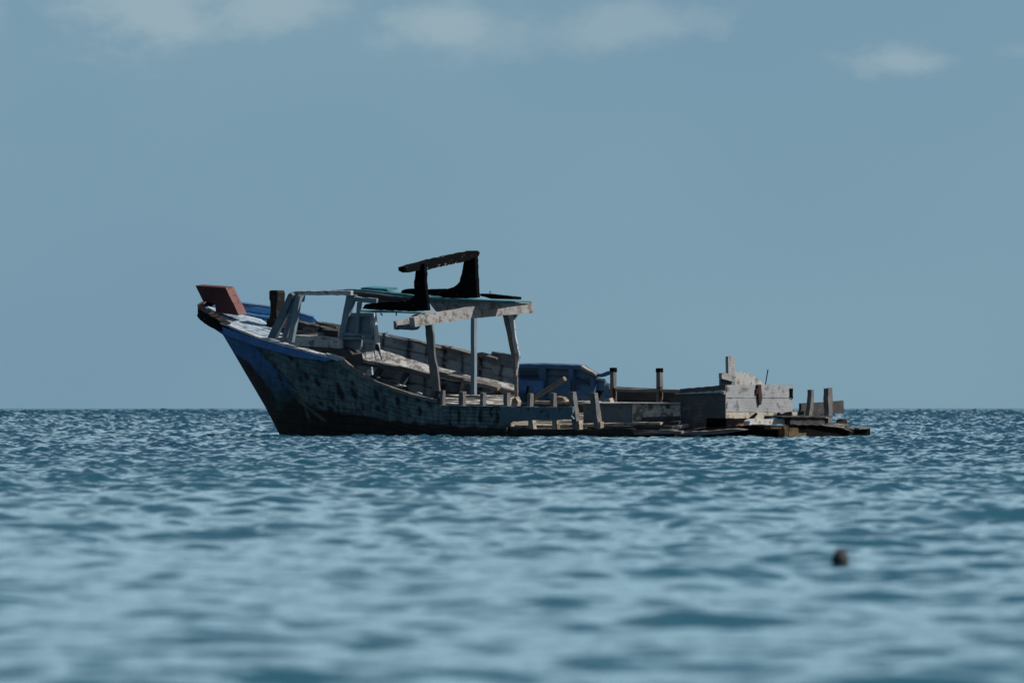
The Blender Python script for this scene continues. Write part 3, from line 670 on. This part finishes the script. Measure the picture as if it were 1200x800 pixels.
def f(mb): board(mb, 423, 364.2, 496, 366.5, 1.3, .028, .16); board(mb, 446, 367, 448, 369.5, 1.3, .02, .02); board(mb, 464.5, 366, 464.5, 370, 1.3, .015, .02)
P('roof_edge_strip', M_TEAL, roof, f)

# black gallows on the roof
def f(mb):
    lat(mb, [(424.5, 362), (428, 356.5), (435, 355.5), (447, 354), (465, 353.6), (480, 352), (486, 345), (485, 330), (487, 318), (487.5, 309), (497.5, 309), (497.5, 318), (498.5, 338), (500, 350), (501.5, 364), (486, 365), (460, 364)], 1.05, .09, .5, step=3)
gal = P('gallows', M_CHAR_V, root, f, 'black tarred timber gallows on the cabin roof')
def f(mb):
    lat(mb, [(501.5, 339), (524, 338.5), (532, 336), (538.5, 330), (541.5, 318), (544, 305), (545, 299), (556.5, 296), (557, 318), (558, 335), (559, 349), (540, 350), (520, 348.5), (502, 345.5)], -.80, .11, .4, step=3)
    lat(mb, [(469, 344.5), (471, 340), (475, 338.7), (486, 338.6), (487, 345)], -.6, .14, .25)
P('far_bracket', M_CHAR_S, gal, f)
sG = S_of(492, .95)
def f(mb):
    cross(mb, [(475, 313), (478, 312), (490, 308.5), (505, 304.5), (523, 300.5), (540, 297), (555, 293.6), (560, 293.6), (562.5, 296), (561, 300), (556, 302), (543, 307), (520, 311.5), (500, 316.5), (488, 317.5), (480, 319.3), (475.5, 317)], sG - .12, .2, .55, step=3)
P('crossbar', M_CHAR_T, gal, f)

# amidships, starboard
for x0, y0, x1, y1, w_ in ((637, 470, 637, 430, .16), (670.5, 468, 670.5, 431, .12), (697, 468, 695, 441, .09)):
    def f(mb): post(mb, x0, y0, x1, y1, -1.93, w_, .10)
    P('rib', M_BLUE_DK, root, f)
def f(mb):
    lat(mb, [(604, 426.5), (640, 426.8), (681, 428.3), (689, 434), (697, 438.3), (704, 438), (711, 435), (717, 434), (717, 437.5), (709, 440), (704, 442), (696, 441), (687, 438), (679, 433), (640, 431.5), (604, 430.5)], -1.9, .16, .3)
P('bulwark_cap', M_BLUE_DK, root, f, 'dented blue rail cap of the midship bulwark')
def f(mb): lat(mb, [(681, 428.2), (690, 434), (698, 438.4), (698, 440.2), (689, 437), (680, 430.6)], -1.86, .10, .3)
P('split_edge', M_CREAM, root, f)
def f(mb): lat(mb, [(606, 446), (636, 446.5), (636, 461), (606, 460)], -1.75, .04, .2)
P('patch_board', M_BLUE, root, f)
def f(mb): lat(mb, [(648, 447), (668, 443), (668, 467), (640, 467)], -1.8, .03, .2)
P('patch_board', M_BLUE_DK, root, f)
for (x0, y0, x1, y1, a) in ((719, 472, 718.7, 431, .10), (772.8, 471, 772.8, 431.5, .10)):
    def f(mb):
        post(mb, x0, y0, x1, y1, -1.75, a, .11, j=.006)
    p_ = P('stanchion', M_GREY_V, root, f)
    def f(mb): post(mb, x1, y1 + 4.5, x1, y1 - .3, -1.75, a + .01, .12, j=.004)
    P('stanchion_cap', M_CHAR_V, p_, f)
    def f(mb): post(mb, x0 + 1.2, y0, x1 + 1.2, y0 - 18, -1.68, .05, .05)
    P('rust_strap', M_RUST, p_, f)
def f(mb):
    board(mb, 723, 456.5, 853, 459.5, -1.7, .06, .10, j=.008)
P('inner_stringer', M_GREY_S, root, f)
def f(mb): board(mb, 617, 470, 619, 452, -1.2, .04, .03)
P('iron_rod', M_CHAR_V, root, f)

# hold floor: loose pale boards seen through the open side
def f(mb):
    random.seed(5)
    for k in range(9):
        t0 = 1.7 - k * .40; py = 501.5 - k * 2.1
        x0 = 588 + random.uniform(-10, 30); x1 = 792 - random.uniform(0, 25)
        strip(mb, [(x0, py - 1.4, t0 - .32), (x1, py - 1.4 + random.uniform(-1, 1), t0 - .32)], [(x0, py, t0), (x1, py + random.uniform(-.5, .8), t0)], -UP * .05, 12, .012)
P('hold_floor', M_CREAM, root, f)
def f(mb):
    random.seed(8)
    for k in range(5): board(mb, 517 + k * 1.5, 463.5 + k * 2.4, 604 - k * 2, 465.5 + k * 2.3, -1.0 + k * .3, .055, .2, j=.012)
P('ceiling_plank', M_CREAM_B, root, f)
def f(mb): board(mb, 516, 476, 724, 478, -.6, .16, .06, j=.01)
P('keelson', M_DARK_S, root, f)
def f(mb):
    board(mb, 622, 471, 680, 471.6, -.2, .05, .12); board(mb, 676, 471.4, 706, 472, .2, .06, .2)
P('side_stringer', M_CREAM, root, f)
for pts, t_ in (([(599, 474), (600, 468), (604, 465), (607, 471), (606, 476)], .6), ([(652, 470), (652, 464.5), (659, 465.5), (664, 470)], .3), ([(703, 471.5), (711, 467), (714, 466.5), (716, 472)], .3)):
    def f(mb): lat(mb, pts, t_, .12, .3, step=3)
    P('broken_plank_end', M_CREAM, root, f)
def f(mb):
    lat(mb, [(513.5, 475), (560, 475.8), (600, 476.3), (640, 476.8), (671, 476.5), (671, 483), (669, 487), (672, 491), (655, 492), (640, 492.3), (618, 492.6), (600, 493.5), (594, 498), (586, 499), (586, 476.2), (513.5, 475.5)], 2.09, .06, .35)
P('side_plank', M_PLANK, root, f, 'surviving grey blue plank on the near side')
# timber heads of the open side
random.seed(21)
heads = [(518.5, 474.5, 519, 457.5, .075, .10), (542, 475, 542, 459, .11, .12), (566, 475, 566, 460, .085, .11), (594.5, 476, 594, 460.5, .10, .12), (621, 477, 621, 461, .09, .11), (649, 477, 648.5, 460.5, .09, .11)]
for (x0, y0, x1, y1, a, b_) in heads:
    def f(mb): post(mb, x0, y0 + 8, x1, y1, 1.95, a, b_, j=.010, seg=.12)
    P('timber_head', M_GREY_V, root, f)
for (x0, y0, x1, y1, a, b_) in ((676, 503, 670.5, 459, .12, .13), (701, 502, 695.5, 460, .13, .13)):
    def f(mb): post(mb, x0, y0, x1, y1, 1.95, a, b_, j=.010, seg=.12)
    P('timber_head', M_GREY_V, root, f, 'tall leaning timber head')
for x, y0 in ((598.5, 491), (624.5, 492), (652.5, 492.5), (679, 493), (703, 494)):
    def f(mb): post(mb, x, 505, x - .5, y0, 1.93, .11, .13, j=.012, seg=.1)
    P('timber_foot', M_CREAM, root, f)
def f(mb):
    P0, P1 = Q(624, 468, .9), Q(662, 443.5, .9); d = (P1 - P0).normalized(); u = d.cross(PORT).normalized(); v = d.cross(u)
    n = 10; vs = []; fs = []; seg = 8
    for i in range(seg + 1):
        c = P0.lerp(P1, i / seg)
        for q in range(n):
            a = q / n * 2 * math.pi; r = .055 + random.uniform(-.004, .004); vs.append(c + u * math.cos(a) * r + v * math.sin(a) * r)
    for i in range(seg):
        for q in range(n): fs.append((i * n + q, i * n + (q + 1) % n, (i + 1) * n + (q + 1) % n, (i + 1) * n + q))
    fs += [tuple(range(n)), tuple(seg * n + q for q in range(n))]
    mb.add(vs, fs)
log = P('log', M_GREY_S, None, f)
log['label'] = 'grey round log leaning diagonally inside the open hull in front of the blue bulwark'; log['category'] = 'log'
def f(mb): post(mb, 697, 468, 704, 457.5, 1.5, .10, .10)
P('broken_stub', M_CHAR_V, root, f)

# aft part
def f(mb): lat(mb, [(683, 472.5), (740, 472.5), (740, 497), (700, 497), (684, 496)], 1.25, .06, .3)
P('coaming_panel', M_GREYBLUE, root, f)
def f(mb): lat(mb, [(740.6, 472), (797, 472), (797, 496), (741, 496)], 1.24, .06, .3)
P('coaming_panel', M_CREAM_B, root, f, 'cream panel with flaking paint beside the stern box')
def f(mb): board(mb, 683, 472, 797, 472.2, 1.28, .022, .10)
P('coaming_edge', M_WHITE_S, root, f)
def f(mb): lat(mb, [(751, 489), (795, 487.5), (796, 494.5), (752, 495)], 1.45, .06, .3); lat(mb, [(779, 473), (783, 473), (784, 478), (781, 479)], 1.30, .02)
P('dark_slat', M_DARK_S, root, f)
def f(mb):
    board(mb, 684, 497.5, 776, 495.6, 1.7, .05, .14, j=.010); board(mb, 600, 499, 690, 498.2, 1.5, .04, .2, j=.01)
P('pale_floor_board', M_CREAM, root, f)
def f(mb): board(mb, 728, 499, 798, 494.5, 1.6, .05, .12, j=.012); board(mb, 690, 500.6, 790, 500, 1.8, .05, .12, j=.01)
P('dark_floor_board', M_DARK_S, root, f)
def f(mb): lat(mb, [(770, 499.5), (790, 498.5), (798, 498.5), (796, 502.5), (772, 502.5)], 1.7, .3)
P('white_fragment', M_WHITE_S, root, f)

# stern box: port side coloured darker for its shade, washed boards across the stern
tS = 1.22; sS = S_of(850, tS)
def f(mb):
    for (ya0, ya1, yb0, yb1) in ((455.5, 461.5, 451, 459.5), (462, 482, 460.5, 479), (482.5, 493, 479.5, 491.5), (493.5, 505, 492, 505)):
        lat(mb, [(796.5, ya0), (850, yb0), (850, yb1), (796.5, ya1)], tS, .07, .3, heel=False)
box = P('stern_box_side', M_DARKBOX, root, f)
def f(mb): lat(mb, [(791, 460.6), (822, 458.8), (844, 457), (849, 458.5), (848, 461.8), (843, 459.8), (820, 461), (791, 461.8)], tS + .05, .05, .2, heel=False)
P('side_ledge', M_WHITE_R, box, f)
def f(mb):
    R_ = lambda pts: cross(mb, pts, sS, .06, .25)
    R_([(850.8, 451), (890, 450.2), (929, 450.6), (929, 466), (890, 466), (850.8, 466)]); R_([(850.8, 466.8), (929, 466.8), (929.5, 483), (850.8, 482)])
tr = P('transom', M_TRANSOM, root, f, 'sunlit washed grey boards across the stern')
def f(mb): cross(mb, [(850.8, 482.6), (929.5, 483.5), (934.5, 482), (934.5, 488.5), (915, 490), (905, 489.5), (895, 491), (868, 491.5), (851, 491)], sS, .06, .35)
P('lower_board', M_TRANSOM_LOW, tr, f)
def f(mb): cross(mb, [(888, 450.5), (892, 450.5), (893.5, 465), (892, 474), (890, 474.5), (889, 465)], sS - .05, .04, .4); cross(mb, [(886.8, 455), (888.2, 455), (888.2, 461), (886.8, 462)], sS - .045, .03, .2)
P('iron_strap', M_RUST, tr, f)
def f(mb): cross(mb, [(926.5, 455), (929.5, 455), (929.5, 467), (926.5, 465)], sS - .03, .03, .4)
P('iron_strap', M_CHAR_V, tr, f)
def f(mb): cross(mb, [(912, 483), (917, 485), (928, 482), (928, 488), (914, 488)], sS - .06, .04, .5)
P('broken_cleat', M_CHAR_T, tr, f)
def f(mb): cross(mb, [(880, 489), (887, 483.5), (888, 485), (884, 490), (880, 491)], sS - .06, .04, .4)
P('broken_cleat', M_CHAR_T, tr, f)
def f(mb): bar(mb, Q(925, 468, -1.1), Q(862, 466, -1.2), UP, PORT, .45, .06)
P('stern_box_far_side', M_GREYBLUE, root, f)
def f(mb): cross(mb, [(853.5, 417.5), (855, 417), (855.2, 430), (856, 417), (861, 417.5), (861.5, 436), (861, 452), (853.5, 452)], sS + .5, .07, .3)
ub = P('upright_plank', M_TRANSOM, root, f)
def f(mb): cross(mb, [(846, 437), (850, 436.5), (862, 441), (863, 446), (857, 446.5), (846, 443.5)], sS + .35, .08, .35)
P('cross_block', M_WHITE_T, ub, f)
def f(mb): cross(mb, [(861.5, 435.3), (870, 435.6), (876, 436.6), (884, 440.5), (891, 446), (897, 450.5), (894, 453), (861.5, 453)], sS + .6, .22, .2)
P('stern_locker_lid', M_WHITE_R, root, f, 'cream curved panel above the stern boards')
def f(mb): cross(mb, [(845, 444), (861, 446), (861, 453), (845, 452)], sS + .45, .05)
P('backing_board', M_GREYBLUE, root, f)
def f(mb): bar(mb, R(896.8, 452, sS + .1), R(899.8, 433, sS + .1), FWD, PORT, .016, .016)
P('iron_rod', M_CHAR_V, root, f)

# waterline wreckage under the stern
def f(mb):
    lat(mb, [(786, 505), (820, 503), (850, 500.5), (880, 498.5), (896, 499), (896, 503), (912, 503), (912, 520), (786, 520)], 1.55, .22, .45)
P('bottom_strake', M_SLIME, root, f)
def f(mb):
    lat(mb, [(786, 507), (830, 505), (858, 502.5), (872, 504), (850, 508), (800, 510.5), (786, 510)], 1.75, .20, .4)
    board(mb, 744, 508, 800, 506, 2.0, .05, .1, j=.01)
    lat(mb, [(748, 507), (772, 503.5), (790, 504), (790, 508), (748, 510)], 1.98, .15, .4)
P('floating_plank', M_GREY_S, root, f)
def f(mb): cross(mb, [(851, 490), (881, 490), (880, 497), (868, 498.5), (851, 501)], sS - .05, .5, .4)
P('stern_knee', M_CHAR_T, root, f)
def f(mb): cross(mb, [(866.5, 497), (871, 496), (872, 499.5), (867.5, 500)], sS - .12, .1, .4)
P('rust_lump', M_ORANGE, root, f)
def f(mb):
    cross(mb, [(879, 493), (884, 490.5), (905, 490.8), (925, 490), (924, 496.5), (916, 496), (900, 498), (878, 498)], sS - .25, .16, .4)
    cross(mb, [(876, 503), (884, 501), (885, 502.5), (878, 505.5)], sS - .35, .05)
P('stern_sill', M_WHITE_R, root, f)
def f(mb):
    P0, P1 = R(922, 492.5, sS - .3), R(963, 494, sS - .3)
    bar(mb, P0, P1, UP, FWD, .16, .18, seg=.15, j=.015); bar(mb, R(905, 487.8, sS - .2), R(965, 488, sS - .2), UP, FWD, .03, .5, seg=.15, j=.012)
P('stern_log', M_GREYDK, root, f)
def f(mb):
    cross(mb, [(898, 504), (903, 501), (916, 500.5), (917, 512), (917, 520), (914.5, 520), (914, 508), (910, 503.8), (901, 505)], sS - .45, .15, .4)
    cross(mb, [(925, 501), (935, 501), (936, 507), (945, 507), (945.5, 520), (924, 520)], sS - .45, .18, .5); cross(mb, [(918.5, 499.5), (924, 499), (924, 520), (919, 520)], sS - .5, .2, .4)
P('ochre_stump', M_OCHRE, root, f)
def f(mb):
    cross(mb, [(916, 499), (930, 499), (958, 498), (972, 499.5), (988, 500.5), (996, 502.5), (1004, 503.6), (1006, 501.8), (1019.5, 500.8), (1020, 506), (1018.5, 520), (917, 520)], sS - .7 + .4, .6, .5)
P('stern_bottom_timber', M_SLIME, root, f)
def f(mb):
    for (x0, y0, x1, y1) in ((960, 497.3, 999, 501.4), (966, 495.8, 994, 498.6), (985, 501, 997, 505.5), (1004, 502.2, 1019, 500.8)):
        bar(mb, R(x0, y0, sS - .35), R(x1, y1, sS - .35), UP, FWD, .03, .10, seg=.12, j=.012)
P('splintered_boards', M_GREY_S, root, f)
def f(mb):
    cross(mb, [(975, 496), (986, 494.5), (988, 491), (991, 490.5), (993, 493), (992, 496.5), (980, 497)], sS - .3, .15, .3)
P('broken_chunk', M_BROWNBLK, root, f)
def f(mb): bar(mb, R(935, 489, sS - .1), R(966, 488.6, sS - .1), UP, FWD, .035, .3, seg=.15, j=.01)
P('pale_plank', M_WHITE_T, root, f)
def f(mb):
    cross(mb, [(939, 472.5), (943, 472), (965, 471), (988.5, 469), (989, 484.5), (965, 484), (965, 489), (936, 489), (939, 480)], sS + .3, .06, .25)
P('back_planks', M_GREYDK, root, f)
def f(mb): cross(mb, [(948, 489), (950.3, 468), (950.8, 456.5), (953.5, 456.3), (953.6, 468), (952, 488)], sS - .15, .10, .35)
P('stern_post', M_GREY_V, root, f, 'shorter slanted grey post at the stern')
def f(mb): cross(mb, [(970.5, 497), (971.5, 480), (970.2, 467), (970.8, 455), (973, 454.8), (975.3, 454), (976, 470), (974.5, 497)], sS - .25, .12, .45)
P('stern_post', M_GREY_V, root, f, 'taller grey post nearest the broken stern')

for (x0, y0, x1, y1, s_) in ((904, 489, 910, 484.5, -.2), (930, 488, 941, 486.5, -.2), (958, 487, 967, 484.5, -.1), (990, 500, 1000, 496.5, -.4), (862, 499, 873, 495, -.4)):
    def f(mb): bar(mb, R(x0, y0, sS + s_), R(x1, y1, sS + s_), UP, FWD, .022, .05, seg=.08, j=.006, taper=.4)
    P('wood_splinter', M_GREYDK, root, f)
for (x0, y0, x1, y1, t_) in ((520, 408, 531, 405.5, -1.8), (556, 416, 566, 413, -1.85), (446, 391.5, 455, 389, -1.7), (574, 343.5, 575, 340.5, -.9), (640, 477, 640, 473, 2.0), (724, 498, 742, 494.5, 1.6), (803, 505, 826, 500.5, 1.7), (586, 499, 597, 496.5, 2.05)):
    def f(mb): bar(mb, Q(x0, y0, t_), Q(x1, y1, t_), UP, PORT, .022, .04, seg=.08, j=.006, taper=.4)
    P('wood_splinter', M_GREY_S, root, f)

# boards lying loose on the roof
def f(mb): lat(mb, [(423, 337), (430, 336.8), (454, 338.6), (454, 341), (440, 340.8), (423, 339)], -.6, .35, .2)
o = P('loose_board', M_TEAL, None, f); o['label'] = 'short teal board lying on the front of the cabin roof'; o['category'] = 'board'
def f(mb): lat(mb, [(562, 344.2), (566, 343.8), (599.5, 347.6), (599, 350.8), (575, 350), (563, 346.8)], -.9, .35, .2, heel=False)
o = P('loose_board', M_CHAR_S, None, f); o['label'] = 'black board lying on the aft end of the cabin roof'; o['category'] = 'board'

# small dark float in the foreground water
def ray(px, py, y): k = D + y; return Vector(((px - 600) / FPX * k, y, CAMH - (py - HORIZON) / FPX * k))
fp = ray(985, 655, -D + 24)
mb = MB(); rings = 10; seg = 14; fp.z = 0.020
for i in range(rings + 1):
    a = math.pi * i / rings
    for q in range(seg):
        b_ = 2 * math.pi * q / seg; r = .034 * (1 + .06 * math.sin(3 * b_ + i)); mb.v.append((r * math.sin(a) * math.cos(b_), r * math.sin(a) * math.sin(b_), .042 * math.cos(a) + .01 * math.sin(b_ * 2)))
for i in range(rings):
    for q in range(seg): mb.f.append((i * seg + q, i * seg + (q + 1) % seg, (i + 1) * seg + (q + 1) % seg, (i + 1) * seg + q))
o = link('float', mb, M_DARK_S, None, smooth=True); o.location = fp
o['label'] = 'small dark round float bobbing in the foreground water at right'; o['category'] = 'float'
